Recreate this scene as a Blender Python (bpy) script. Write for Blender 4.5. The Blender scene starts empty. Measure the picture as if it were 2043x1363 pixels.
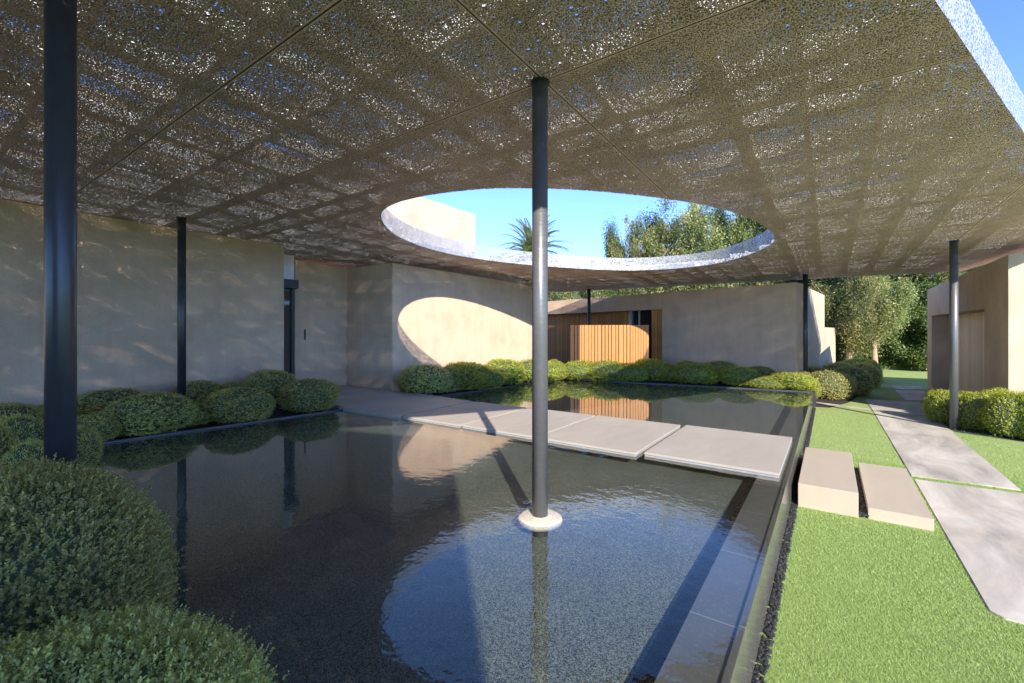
import bpy, bmesh, math, random
import numpy as np
from mathutils import Vector, Matrix
rng = np.random.default_rng(7); random.seed(7)
SC = bpy.context.scene; COL = SC.collection
PI = math.pi
# ------------------------------------------------------------------ frame of the place
F = 890.0; CX = 1021.5; Y0 = 662.0; H = 1.6; YAW = math.atan(634/890)
CA, SA = math.cos(YAW), math.sin(YAW)
LAWN = -0.43
def at(px, d):                       # plan position on the sight line px at distance d
    x = (px-CX)/F*d
    return (-SA*d+CA*x, CA*d+SA*x)
def un(px, py, z):                   # ground point at height z
    return at(px, F*(z-H)/(Y0-py))
def hz(py, d): return H+d*(Y0-py)/F
ZC = 3.755; SL = 0.0277; CT = 0.38
def zc(y): return ZC-SL*(y-3.28)

# ------------------------------------------------------------------ materials
def mat(name):
    m = bpy.data.materials.new(name); m.use_nodes = True
    nt = m.node_tree; nt.nodes.clear()
    return m, nt
def N(nt, t, **k):
    n = nt.nodes.new(t)
    for a, b in k.items():
        if a.startswith('i_'):
            key = a[2:]; key = int(key) if key.isdigit() else key.replace('_', ' ')
            n.inputs[key].default_value = b
        else: setattr(n, a, b)
    return n
def L(nt, a, b): nt.links.new(a, b)
def ramp(nt, src, stops):
    r = N(nt, 'ShaderNodeValToRGB'); cr = r.color_ramp
    while len(cr.elements) < len(stops): cr.elements.new(0.5)
    for e, (p, c) in zip(cr.elements, stops):
        e.position = p; e.color = (*c, 1) if not isinstance(c, (int, float)) else (c, c, c, 1)
    L(nt, src, r.inputs[0]); return r.outputs[0]
def math_(nt, op, a, b=None, c=None, clamp=False):
    n = N(nt, 'ShaderNodeMath', operation=op); n.use_clamp = clamp
    for i, v in enumerate((a, b, c)):
        if v is None: continue
        if isinstance(v, (int, float)): n.inputs[i].default_value = v
        else: L(nt, v, n.inputs[i])
    return n.outputs[0]
def mix(nt, fac, a, b, mode='MIX'):
    n = N(nt, 'ShaderNodeMix', data_type='RGBA', blend_type=mode)
    for i, v in ((0, fac), (6, a), (7, b)):
        if isinstance(v, (int, float)): n.inputs[i].default_value = v
        elif isinstance(v, tuple): n.inputs[i].default_value = (*v, 1)
        else: L(nt, v, n.inputs[i])
    return n.outputs[2]
def coord(nt, scale=(1, 1, 1), rot=(0, 0, 0)):
    t = N(nt, 'ShaderNodeTexCoord'); m = N(nt, 'ShaderNodeMapping')
    m.inputs['Scale'].default_value = scale; m.inputs['Rotation'].default_value = rot
    L(nt, t.outputs['Object'], m.inputs[0]); return m.outputs[0]
def noise(nt, vec, scale, detail=4, rough=.55, out='Fac', dist=0):
    n = N(nt, 'ShaderNodeTexNoise'); n.inputs['Scale'].default_value = scale
    n.inputs['Detail'].default_value = detail; n.inputs['Roughness'].default_value = rough
    n.inputs['Distortion'].default_value = dist
    L(nt, vec, n.inputs['Vector']); return n.outputs[out]
def bsdf(nt, color, rough=.6, metal=0, spec=.5, bump=None, bstr=.3, bdist=.01, coat=0):
    p = N(nt, 'ShaderNodeBsdfPrincipled')
    for k, v in (('Base Color', color), ('Roughness', rough), ('Metallic', metal), ('Specular IOR Level', spec), ('Coat Weight', coat)):
        if isinstance(v, tuple): p.inputs[k].default_value = (*v, 1)
        elif isinstance(v, (int, float)): p.inputs[k].default_value = v
        else: L(nt, v, p.inputs[k])
    if bump is not None:
        b = N(nt, 'ShaderNodeBump'); b.inputs['Strength'].default_value = bstr; b.inputs['Distance'].default_value = bdist
        L(nt, bump, b.inputs['Height']); L(nt, b.outputs[0], p.inputs['Normal'])
    return p
def out(nt, sh):
    o = N(nt, 'ShaderNodeOutputMaterial'); L(nt, sh, o.inputs['Surface'])

def m_stucco(name, c):
    m, nt = mat(name); v = coord(nt)
    big = noise(nt, v, 1.1, 6, .6); fine = noise(nt, v, 45, 5, .7)
    vs = coord(nt, (3.2, 3.2, .35)); st = noise(nt, vs, 1.6, 4, .6)
    dark = tuple(x*.80 for x in c); lite = tuple(min(1, x*1.10) for x in c)
    c1 = mix(nt, ramp(nt, big, [(.3, 0.), (.7, 1.)]), dark, lite)
    c2 = mix(nt, math_(nt, 'MULTIPLY', ramp(nt, st, [(.42, 0.), (.75, 1.)]), .35), c1, tuple(x*.72 for x in c))
    sp = ramp(nt, noise(nt, v, 120, 2, .5), [(.35, .82), (.6, 1.)])
    c3 = mix(nt, 1., c2, sp, 'MULTIPLY')
    h = math_(nt, 'ADD', fine, math_(nt, 'MULTIPLY', noise(nt, v, 9, 3), 1.2))
    out(nt, bsdf(nt, c3, .9, spec=.2, bump=h, bstr=.55, bdist=.006).outputs[0]); return m
STUCCO = m_stucco('stucco_sand', (.63, .46, .33))
STUCCO2 = m_stucco('stucco_pale', (.61, .475, .35))

def m_simple(name, c, rough=.5, metal=0, var=.12, scale=8, bstr=0, bscale=60, spec=.5, stretch=(1, 1, 1), coat=0):
    m, nt = mat(name); v = coord(nt, stretch); n = noise(nt, v, scale, 5, .6)
    col = mix(nt, ramp(nt, n, [(.25, 0.), (.75, 1.)]), tuple(x*(1-var) for x in c), tuple(min(1, x*(1+var)) for x in c))
    b = noise(nt, v, bscale, 3) if bstr else None
    out(nt, bsdf(nt, col, rough, metal, spec, b, bstr, .004, coat).outputs[0]); return m
DARKMETAL = m_simple('dark_metal', (.035, .037, .042), .45, .4)
COLPAINT = None
def m_column():
    m, nt = mat('column_grey_paint'); v = coord(nt)
    n = noise(nt, v, 30, 5, .7); v2 = coord(nt, (1, 1, 9)); n2 = noise(nt, v2, 7, 4, .6)
    col = mix(nt, n, (.105, .108, .115), (.15, .152, .158)); col = mix(nt, ramp(nt, n2, [(.55, 0.), (.8, .45)]), col, (.20, .195, .18))
    r = ramp(nt, n2, [(.3, .30), (.7, .46)])
    out(nt, bsdf(nt, col, r, .35, .5, n2, .25, .004).outputs[0]); return m
COLPAINT = m_column()
DARKCOL = m_simple('column_black_paint', (.05, .052, .06), .34, .3, .15, 12, .15, 90)

def m_slab(name, c, rough=.55, stain=.35):
    m, nt = mat(name); v = coord(nt); vb = coord(nt, (1, .35, 1), (0, 0, .5))
    a = noise(nt, vb, 1.7, 7, .65, dist=.6); b = noise(nt, v, 7, 6, .7); f = noise(nt, v, 160, 2)
    col = mix(nt, ramp(nt, a, [(.32, 0.), (.72, 1.)]), tuple(x*(1-stain) for x in c), tuple(min(1, x*(1+stain*.6)) for x in c))
    col = mix(nt, math_(nt, 'MULTIPLY', ramp(nt, b, [(.5, 0.), (.75, 1.)]), stain), col, (c[0]*1.15, c[1]*.95, c[2]*.78))
    col = mix(nt, 1., col, ramp(nt, f, [(.3, .86), (.6, 1.)]), 'MULTIPLY')
    out(nt, bsdf(nt, col, rough, spec=.35, bump=b, bstr=.12, bdist=.004).outputs[0]); return m
PORCELAIN = m_slab('stepping_stone_grey', (.43, .385, .33), .55, .14)
LIMESTONE = m_slab('limestone_step', (.47, .40, .31), .6, .08)
CONCRETE = m_slab('path_concrete', (.52, .48, .42), .6, .5)
SLABEDGE = m_simple('slab_edge', (.40, .41, .42), .4, .2, .2, 20)
CURB = m_simple('black_stone_curb', (.045, .047, .055), .4, 0, .2, 10)
SOIL = m_simple('dark_soil', (.022, .020, .020), .9, 0, .5, 60, 1, 90)
STEPRISER = LIMESTONE

def m_floor(name, c, c2, sc=130):
    m, nt = mat(name); v = coord(nt)
    n = noise(nt, v, sc, 3, .8); b = noise(nt, v, 2.2, 5, .6)
    vo = N(nt, 'ShaderNodeTexVoronoi'); vo.inputs['Scale'].default_value = sc*.8; L(nt, v, vo.inputs['Vector'])
    sx = N(nt, 'ShaderNodeSeparateColor'); L(nt, vo.outputs['Color'], sx.inputs[0])
    col = mix(nt, ramp(nt, sx.outputs[0], [(.2, 0.), (.9, 1.)]), c, c2)
    col = mix(nt, 1., col, ramp(nt, b, [(.25, .8), (.75, 1.1)]), 'MULTIPLY')
    out(nt, bsdf(nt, col, .8, bump=n, bstr=.5, bdist=.004).outputs[0]); return m
POOLFLOOR = m_floor('pool_aggregate', (.020, .022, .018), (.24, .26, .21), 210)
def m_tile():
    m, nt = mat('pool_dark_tile'); v = coord(nt)
    n = noise(nt, v, 3, 6, .65); vs = coord(nt, (7, 7, .5)); s = noise(nt, vs, 6, 5, .7)
    col = mix(nt, n, (.085, .080, .072), (.14, .13, .115))
    col = mix(nt, ramp(nt, s, [(.55, 0.), (.72, .5)]), col, (.30, .27, .19))
    t = N(nt, 'ShaderNodeTexCoord'); sp = N(nt, 'ShaderNodeSeparateXYZ'); L(nt, t.outputs['Object'], sp.inputs[0])
    fy = math_(nt, 'PINGPONG', sp.outputs[1], .45); jl = math_(nt, 'LESS_THAN', fy, .004)
    col = mix(nt, jl, col, (.30, .28, .25))
    out(nt, bsdf(nt, col, .16, spec=.6, bump=s, bstr=.15, bdist=.004).outputs[0]); return m
TILE = m_tile()

def m_water():
    m, nt = mat('pool_water'); v = coord(nt, (1, 1, 1))
    t = N(nt, 'ShaderNodeTexCoord'); sub = N(nt, 'ShaderNodeVectorMath', operation='DISTANCE'); sub.inputs[1].default_value = (-1.7, 3.6, 0)
    L(nt, t.outputs['Object'], sub.inputs[0])
    amp = N(nt, 'ShaderNodeMapRange'); amp.inputs[1].default_value = .4; amp.inputs[2].default_value = 4.5
    amp.inputs[3].default_value = .85; amp.inputs[4].default_value = .09; L(nt, sub.outputs['Value'], amp.inputs[0])
    n1 = noise(nt, coord(nt, (1, 1.5, 1), (0, 0, .6)), 5.5, 2, .5); n2 = noise(nt, v, 24, 2, .5)
    h = math_(nt, 'MULTIPLY', math_(nt, 'ADD', n1, math_(nt, 'MULTIPLY', n2, .30)), amp.outputs[0])
    b = N(nt, 'ShaderNodeBump'); b.inputs['Strength'].default_value = 1; b.inputs['Distance'].default_value = .0032; L(nt, h, b.inputs['Height'])
    geo = N(nt, 'ShaderNodeNewGeometry'); dt = N(nt, 'ShaderNodeVectorMath', operation='DOT_PRODUCT'); L(nt, b.outputs[0], dt.inputs[0]); L(nt, geo.outputs['Incoming'], dt.inputs[1])
    c5 = math_(nt, 'POWER', math_(nt, 'SUBTRACT', 1., math_(nt, 'ABSOLUTE', dt.outputs['Value']), clamp=True), 4.1); fr = math_(nt, 'MULTIPLY_ADD', c5, .93, .07)
    g = N(nt, 'ShaderNodeBsdfGlossy'); g.inputs['Roughness'].default_value = 0.0; g.inputs['Color'].default_value = (1, 1, 1, 1); L(nt, b.outputs[0], g.inputs['Normal'])
    tr = N(nt, 'ShaderNodeBsdfTransparent'); tr.inputs[0].default_value = (.80, .84, .83, 1)
    mx = N(nt, 'ShaderNodeMixShader'); L(nt, fr, mx.inputs[0]); L(nt, tr.outputs[0], mx.inputs[1]); L(nt, g.outputs[0], mx.inputs[2])
    out(nt, mx.outputs[0]); return m
WATER = m_water()

def m_foam(name, c, hole, scale, seams=False, three=False, metal=.15, seed=0, alpha=True, bigk=.30):
    """open-cell metal foam: rounded pores of uneven size, cut right through as holes"""
    m, nt = mat(name)
    t = N(nt, 'ShaderNodeTexCoord'); mp = N(nt, 'ShaderNodeMapping'); mp.inputs['Location'].default_value = (seed, seed*.7, 0)
    L(nt, t.outputs['Object'], mp.inputs[0])
    v = mp.outputs[0]
    wob = N(nt, 'ShaderNodeVectorMath', operation='MULTIPLY_ADD')
    nz = noise(nt, v, scale*.55, 1, .5, out='Color'); L(nt, nz, wob.inputs[0]); wob.inputs[1].default_value = (.011,)*3; L(nt, v, wob.inputs[2])
    vo = N(nt, 'ShaderNodeTexVoronoi', voronoi_dimensions='3D' if three else '2D'); vo.inputs['Scale'].default_value = scale
    L(nt, wob.outputs[0], vo.inputs['Vector'])
    sc = N(nt, 'ShaderNodeSeparateColor'); L(nt, vo.outputs['Color'], sc.inputs[0])
    big = noise(nt, v, 1.3, 3, .6)
    thr = math_(nt, 'MULTIPLY_ADD', sc.outputs[0], .30, hole-.15)
    thr = math_(nt, 'ADD', thr, math_(nt, 'MULTIPLY', math_(nt, 'SUBTRACT', big, .5), bigk))
    hol = math_(nt, 'LESS_THAN', vo.outputs['Distance'], thr)
    if not three:                       # now and then a burst pore that opens the whole sheet
        v2 = N(nt, 'ShaderNodeTexVoronoi', voronoi_dimensions='2D'); v2.inputs['Scale'].default_value = 8.5; L(nt, t.outputs['Object'], v2.inputs['Vector'])
        s2 = N(nt, 'ShaderNodeSeparateColor'); L(nt, v2.outputs['Color'], s2.inputs[0])
        hol = math_(nt, 'MAXIMUM', hol, math_(nt, 'LESS_THAN', v2.outputs['Distance'], math_(nt, 'MULTIPLY_ADD', s2.outputs[0], .21, -.10)))
    edge = math_(nt, 'SUBTRACT', vo.outputs['Distance'], thr)
    col = mix(nt, ramp(nt, noise(nt, v, 5, 4, .6), [(.3, 0.), (.7, 1.)]), tuple(x*.85 for x in c), tuple(min(1, x*1.12) for x in c))
    if seams:
        sp = N(nt, 'ShaderNodeSeparateXYZ'); L(nt, t.outputs['Object'], sp.inputs[0])
        fy = math_(nt, 'PINGPONG', math_(nt, 'ADD', sp.outputs[1], -3.28+15.3), .765)
        fx = math_(nt, 'PINGPONG', math_(nt, 'ADD', sp.outputs[0], 2.0+16.56), 2.07)
        sm = math_(nt, 'MAXIMUM', math_(nt, 'LESS_THAN', fy, .006), math_(nt, 'LESS_THAN', fx, .006))
        near = math_(nt, 'MAXIMUM', math_(nt, 'LESS_THAN', fy, .022), math_(nt, 'LESS_THAN', fx, .022))
        col = mix(nt, sm, col, (.012, .012, .012)); hol = math_(nt, 'MULTIPLY', hol, math_(nt, 'SUBTRACT', 1., near))
    p = bsdf(nt, col, .55, metal, .5, edge, .5, .01)
    if alpha:
        tr = N(nt, 'ShaderNodeBsdfTransparent'); mx = N(nt, 'ShaderNodeMixShader')
        L(nt, hol, mx.inputs[0]); L(nt, p.outputs[0], mx.inputs[1]); L(nt, tr.outputs[0], mx.inputs[2]); out(nt, mx.outputs[0])
    else:
        col2 = mix(nt, hol, col, tuple(x*.22 for x in c)); L(nt, col2, p.inputs['Base Color']); out(nt, p.outputs[0])
    return m
FOAM_A = m_foam('metal_foam_face', (.70, .54, .49), .36, 74, seams=True)
FOAM_B = m_foam(bigk=.55, name='metal_foam_core_shade', c=(.22, .185, .17), hole=.095, scale=52, seed=3.3)  # core sheet darkened: shade inside the pores put into its colour
FOAM_RIM = m_foam('metal_foam_rim', (.35, .36, .385), .40, 46, three=True, alpha=True, metal=.2)
JOIST = m_simple('bright_aluminium', (.80, .80, .79), .55, .2)
BLACKGAP = m_simple('black_joint', (.01, .01, .01), .9)

def m_wood(name, c, plank=.11, axis=0, dark=.35):
    m, nt = mat(name); t = N(nt, 'ShaderNodeTexCoord'); sp = N(nt, 'ShaderNodeSeparateXYZ'); L(nt, t.outputs['Object'], sp.inputs[0])
    q = math_(nt, 'DIVIDE', sp.outputs[axis], plank); fl = math_(nt, 'FLOOR', q); fr = math_(nt, 'FRACT', q)
    wn = N(nt, 'ShaderNodeTexWhiteNoise', noise_dimensions='1D'); L(nt, fl, wn.inputs['W'])
    g = noise(nt, coord(nt, (24, 24, 1.2)), 2.2, 6, .65, dist=1.2)
    col = mix(nt, wn.outputs['Value'], tuple(x*(1-dark) for x in c), tuple(min(1, x*1.15) for x in c))
    col = mix(nt, ramp(nt, g, [(.35, 0.), (.7, .55)]), col, tuple(x*.5 for x in c))
    gap = math_(nt, 'LESS_THAN', fr, .07)
    col = mix(nt, gap, col, tuple(x*.12 for x in c))
    out(nt, bsdf(nt, col, .5, spec=.3, bump=math_(nt, 'ADD', g, math_(nt, 'MULTIPLY', gap, -2.)), bstr=.3, bdist=.005).outputs[0]); return m
WOOD = m_wood('cedar_board', (.52, .25, .08), .12)
SLATWOOD = m_wood('cedar_slat', (.46, .21, .065), 5., dark=.1)
OAK = m_wood('pale_oak_door', (.86, .68, .47), .11, axis=1, dark=.14)
GLASS, nt_ = mat('dark_window_glass'); out(nt_, bsdf(nt_, (.02, .022, .025), .04, spec=.8).outputs[0])
CURTAIN = m_simple('brown_curtain', (.07, .05, .04), .9, 0, .4, 5, .4, 10, stretch=(14, 14, .3))
ALU = m_simple('window_aluminium', (.55, .56, .57), .4, .3)

def m_leaf(name, c1, c2, c3, trans=.35, rough=.45):
    m, nt = mat(name)
    at_ = N(nt, 'ShaderNodeAttribute', attribute_name='tint'); oi = N(nt, 'ShaderNodeObjectInfo')
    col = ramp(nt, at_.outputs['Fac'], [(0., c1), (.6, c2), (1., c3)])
    hs = N(nt, 'ShaderNodeHueSaturation'); L(nt, col, hs.inputs['Color'])
    L(nt, math_(nt, 'MULTIPLY_ADD', oi.outputs['Random'], .35, .82), hs.inputs['Value'])
    L(nt, math_(nt, 'MULTIPLY_ADD', oi.outputs['Random'], .03, .485), hs.inputs['Hue'])
    p = bsdf(nt, hs.outputs[0], rough, spec=.4)
    tl = N(nt, 'ShaderNodeBsdfTranslucent'); gm = N(nt, 'ShaderNodeMix', data_type='RGBA', blend_type='MULTIPLY'); gm.inputs[0].default_value = 1
    L(nt, hs.outputs[0], gm.inputs[6]); gm.inputs[7].default_value = (1.3, 1.25, .5, 1); L(nt, gm.outputs[2], tl.inputs[0])
    mx = N(nt, 'ShaderNodeMixShader'); mx.inputs[0].default_value = trans
    L(nt, p.outputs[0], mx.inputs[1]); L(nt, tl.outputs[0], mx.inputs[2]); out(nt, mx.outputs[0]); return m
BOX = m_leaf('boxwood_leaf_sun', (.20, .26, .035), (.42, .47, .07), (.66, .68, .12), .35)  # leaf for sunlit bushes, the sun's yellow put into the colour
BOXSHADE = m_leaf('boxwood_leaf_shade', (.27, .28, .10), (.50, .49, .175), (.72, .68, .18), .28, .35)  # same leaf for shaded bushes, cooler shade tone put into the colour
TREELEAF = m_leaf('melaleuca_leaf', (.06, .09, .035), (.22, .26, .09), (.48, .46, .18), .35)
DARKLEAF = m_leaf('dark_tree_leaf', (.045, .07, .03), (.08, .115, .04), (.16, .20, .06), .3)
HEDGELEAF = m_leaf('ficus_leaf', (.05, .085, .025), (.09, .14, .035), (.20, .27, .06), .3)
PALMLEAF = m_leaf('palm_leaf', (.17, .20, .12), (.29, .32, .20), (.42, .44, .28), .25)
GRASSLEAF = m_leaf('turf_blade', (.21, .30, .09), (.33, .445, .15), (.46, .55, .25), .3, .6)
TWIG = m_simple('twig_bark', (.10, .065, .045), .9, 0, .4, 30)
BARK = m_simple('pink_bark', (.42, .27, .19), .9, 0, .35, 7, .8, 25)
def m_turf():
    m, nt = mat('turf'); v = coord(nt)
    n = noise(nt, v, 95, 4, .75); b = noise(nt, v, 1.4, 4, .6)
    col = ramp(nt, n, [(.30, (.12, .17, .05)), (.5, (.30, .40, .13)), (.72, (.46, .54, .24))])
    col = mix(nt, math_(nt, 'MULTIPLY', ramp(nt, b, [(.4, 0.), (.7, 1.)]), .3), col, (.30, .35, .17))
    out(nt, bsdf(nt, col, .8, spec=.15, bump=n, bstr=.8, bdist=.02).outputs[0]); return m
TURF = m_turf()

# ------------------------------------------------------------------ mesh helpers
def tag(o, label=None, cat=None, group=None, kind=None):
    if label: o['label'] = label
    if cat: o['category'] = cat
    if group: o['group'] = group
    if kind: o['kind'] = kind
    return o
def link(name, me, m, parent=None):
    o = bpy.data.objects.new(name, me); COL.objects.link(o)
    if m is not None and len(me.materials) == 0: me.materials.append(m)
    if parent: o.parent = parent
    return o
def empty(name, loc=(0, 0, 0), rz=0):
    o = bpy.data.objects.new(name, None); COL.objects.link(o); o.location = loc; o.rotation_euler = (0, 0, rz); o.empty_display_size = .2
    return o
def bmobj(name, bm, m, parent=None, smooth=False):
    me = bpy.data.meshes.new(name); bmesh.ops.recalc_face_normals(bm, faces=bm.faces); bm.to_mesh(me); bm.free()
    if smooth: me.shade_smooth()
    return link(name, me, m, parent)
def box(bm, x0, x1, y0, y1, z0, z1, bev=0):
    r = bmesh.ops.create_cube(bm, size=1)
    for v in r['verts']: v.co = Vector(((x0+x1)/2+v.co.x*(x1-x0), (y0+y1)/2+v.co.y*(y1-y0), (z0+z1)/2+v.co.z*(z1-z0)))
    if bev:
        es = list({e for v in r['verts'] for e in v.link_edges}); bmesh.ops.bevel(bm, geom=es, offset=bev, segments=2, affect='EDGES', profile=.6)
def prism(bm, pts, z0, z1, bev=0):
    """pts: plan polygon; z0/z1 numbers or functions of (x,y)"""
    f0 = z0 if callable(z0) else (lambda x, y: z0); f1 = z1 if callable(z1) else (lambda x, y: z1)
    lo = [bm.verts.new((x, y, f0(x, y))) for x, y in pts]; hi = [bm.verts.new((x, y, f1(x, y))) for x, y in pts]
    n = len(pts); fs = [bm.faces.new(lo[::-1]), bm.faces.new(hi)]
    for i in range(n): fs.append(bm.faces.new((lo[i], lo[(i+1) % n], hi[(i+1) % n], hi[i])))
    if bev:
        es = list({e for f in fs for e in f.edges}); bmesh.ops.bevel(bm, geom=es, offset=bev, segments=2, affect='EDGES')
def tube(bm, pts, rads, n=10, cap=True):
    rings = []
    for i, p in enumerate(pts):
        p = Vector(p); a = Vector(pts[max(i-1, 0)]); b = Vector(pts[min(i+1, len(pts)-1)]); d = (b-a).normalized()
        u = d.cross(Vector((0.3, 0.95, .1))).normalized(); w = d.cross(u).normalized()
        rings.append([bm.verts.new(p+rads[i]*(u*math.cos(2*PI*k/n)+w*math.sin(2*PI*k/n))) for k in range(n)])
    for r0, r1 in zip(rings, rings[1:]):
        for k in range(n): bm.faces.new((r0[k], r0[(k+1) % n], r1[(k+1) % n], r1[k]))
    if cap:
        bm.faces.new(rings[0]); bm.faces.new(rings[-1][::-1])
def lathe(bm, prof, n=32, c=(0, 0)):
    rings = [[bm.verts.new((c[0]+r*math.cos(2*PI*k/n), c[1]+r*math.sin(2*PI*k/n), z)) for k in range(n)] for r, z in prof]
    for r0, r1 in zip(rings, rings[1:]):
        for k in range(n): bm.faces.new((r0[k], r0[(k+1) % n], r1[(k+1) % n], r1[k]))
    bm.faces.new(rings[0][::-1]); bm.faces.new(rings[-1])
def sheet(name, pts, z, m, parent=None):
    bm = bmesh.new(); bm.faces.new([bm.verts.new((x, y, z)) for x, y in pts]); return bmobj(name, bm, m, parent)
def fast_mesh(name, V, faces_n, m, tint=None, smooth=False):
    """V (k, n, 3): k polygons of n own vertices"""
    k, n = V.shape[0], V.shape[1]
    me = bpy.data.meshes.new(name); me.vertices.add(k*n); me.vertices.foreach_set('co', V.reshape(-1).astype(np.float32))
    me.loops.add(k*n); me.loops.foreach_set('vertex_index', np.arange(k*n, dtype=np.int32))
    me.polygons.add(k); me.polygons.foreach_set('loop_start', np.arange(0, k*n, n, dtype=np.int32))
    if tint is not None:
        a = me.attributes.new('tint', 'FLOAT', 'FACE'); a.data.foreach_set('value', tint.astype(np.float32))
    me.update(); me.validate(); me.materials.append(m); return me
def unit(a): return a/np.maximum(np.linalg.norm(a, axis=-1, keepdims=True), 1e-9)
def leaves(P, D, Nn, ln, wd, fold=False):
    """leaf polygons: base P, direction D, facing Nn"""
    D = unit(D); S = unit(np.cross(D, Nn)); ln = np.asarray(ln).reshape(-1, 1); wd = np.asarray(wd).reshape(-1, 1)
    if not fold:
        return np.stack([P, P+D*ln*.5+S*wd*.5, P+D*ln, P+D*ln*.5-S*wd*.5], 1)
    U = unit(np.cross(S, D))
    return np.stack([P, P+D*ln*.3+S*wd*.42+U*wd*.12, P+D*ln*.68+S*wd*.5+U*wd*.14, P+D*ln, P+D*ln*.68-S*wd*.5+U*wd*.14, P+D*ln*.3-S*wd*.42+U*wd*.12], 1)

# ------------------------------------------------------------------ bushes
def lumps(Nn, seed, amp):
    r = np.random.default_rng(seed); k = unit(r.normal(size=(9, 3))); a = r.uniform(.4, 1, 9)
    s = np.zeros(len(Nn))
    for i in range(9): s += a[i]*np.exp(-((1-(Nn@k[i]))/.10))
    return 1+amp*(s-.35)
def bush_mesh(name, seed, ntw, nl, R, leaf, m, fold, asp=(1, 1, 1), amp=.05):
    """rounded clipped shrub of radius about 1*R, its base at z=0, made of short leafy twigs"""
    r = np.random.default_rng(seed)
    nn = unit(r.normal(size=(int(ntw*1.25), 3))); nn = nn[nn[:, 2] > -.72][:ntw]; k = len(nn)
    lo_ = .80 if fold else .87
    rad = lumps(nn, seed, amp)*r.uniform(lo_, 1.0, k)*(1+.07*(r.random(k) < .05))
    flat = np.array(asp)
    base = nn*rad[:, None]*flat*R; base[:, 2] += .72*flat[2]*R
    nrm = unit(nn/flat)
    td = unit(nrm+r.normal(size=(k, 3))*.28+np.array([0, 0, .42])); tl = leaf*r.uniform(2.0, 3.6, k)
    start = base-td*tl[:, None]
    Vs = []; T = []
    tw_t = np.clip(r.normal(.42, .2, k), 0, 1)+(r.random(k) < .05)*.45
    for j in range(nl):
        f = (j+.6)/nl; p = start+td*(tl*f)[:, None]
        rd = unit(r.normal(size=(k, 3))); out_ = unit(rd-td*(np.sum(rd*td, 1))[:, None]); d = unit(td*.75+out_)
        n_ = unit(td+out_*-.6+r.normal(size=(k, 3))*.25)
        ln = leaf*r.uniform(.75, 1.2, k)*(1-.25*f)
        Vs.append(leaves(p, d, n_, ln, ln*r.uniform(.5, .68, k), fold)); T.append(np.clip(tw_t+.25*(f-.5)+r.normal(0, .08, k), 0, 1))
    return fast_mesh(name, np.concatenate(Vs), 0, m, np.concatenate(T))
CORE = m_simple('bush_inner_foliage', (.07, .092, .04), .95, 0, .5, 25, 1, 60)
def core_mesh(name, R, asp=(1, 1, 1), k=.86):
    bm = bmesh.new(); bmesh.ops.create_icosphere(bm, subdivisions=3, radius=k)
    for v in bm.verts:
        v.co = Vector((v.co.x*asp[0]*R, v.co.y*asp[1]*R, max(v.co.z, -.66)*asp[2]*R+.72*asp[2]*R))
    me = bpy.data.meshes.new(name); bm.to_mesh(me); bm.free(); me.shade_smooth(); me.materials.append(CORE); return me
def stems_mesh(name, seed):
    r = random.Random(seed); bm = bmesh.new()
    for i in range(14):
        a = r.uniform(0, 2*PI); q = r.uniform(.1, .3)
        tube(bm, [(q*math.cos(a), q*math.sin(a), -.02), (q*1.6*math.cos(a+.2), q*1.6*math.sin(a+.2), .22), (min(.72, q*2.6)*math.cos(a), min(.72, q*2.6)*math.sin(a), .5)], [.022, .016, .008], 5, False)
    me = bpy.data.meshes.new(name); bm.to_mesh(me); bm.free(); me.materials.append(TWIG); return me
BM = {}
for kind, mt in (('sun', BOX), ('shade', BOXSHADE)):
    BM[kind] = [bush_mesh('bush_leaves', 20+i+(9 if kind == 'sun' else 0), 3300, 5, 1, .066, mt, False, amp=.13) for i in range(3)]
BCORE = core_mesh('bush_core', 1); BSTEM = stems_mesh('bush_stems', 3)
nb = 0
def bush(x, y, z0, rx, ry, h, label, group, kind='sun', rz=None):
    global nb
    e = empty('boxwood_bush', (x, y, z0), rz if rz is not None else (nb*1.37) % 6.28); nb += 1
    tag(e, label, 'bush', group); s = (rx, ry, h/1.72)
    for nm, me in (('foliage', BM[kind][nb % 3]), ('inner_branches', BCORE), ('stems', BSTEM)):
        o = link(nm, me, None, e); o.scale = s
    return e
def bpx(px, d, span, ytop, z0, label, group, kind='sun', k=1.0):
    """bush placed by its real position: sight line px, distance d, width span (px at d), crown height"""
    X, Y = at(px, d); th = math.atan((px-CX)/F); r = span/2*d/F*math.cos(th)**.5; h = hz(ytop, d)-z0
    return bush(X, Y, z0, r*k, r*k, h, label, group, kind)

GL = 'boxwoods between the pool curb and the house wall'
B_ = 0.0
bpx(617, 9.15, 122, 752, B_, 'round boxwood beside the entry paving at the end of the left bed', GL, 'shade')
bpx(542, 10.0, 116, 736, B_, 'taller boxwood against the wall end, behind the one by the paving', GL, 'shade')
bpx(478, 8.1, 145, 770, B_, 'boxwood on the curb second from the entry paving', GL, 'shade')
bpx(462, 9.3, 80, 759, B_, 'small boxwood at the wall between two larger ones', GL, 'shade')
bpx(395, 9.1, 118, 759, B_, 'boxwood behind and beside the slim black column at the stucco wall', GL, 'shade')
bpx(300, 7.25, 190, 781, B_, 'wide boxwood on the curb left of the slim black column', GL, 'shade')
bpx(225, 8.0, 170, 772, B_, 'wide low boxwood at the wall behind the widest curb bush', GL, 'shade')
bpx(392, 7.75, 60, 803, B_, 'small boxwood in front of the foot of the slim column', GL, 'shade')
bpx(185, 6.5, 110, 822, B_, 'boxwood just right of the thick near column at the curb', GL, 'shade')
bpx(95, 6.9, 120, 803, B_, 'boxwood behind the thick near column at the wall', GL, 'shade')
bpx(15, 6.2, 150, 801, B_, 'boxwood at the wall by the left edge of the view', GL, 'shade')
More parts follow.
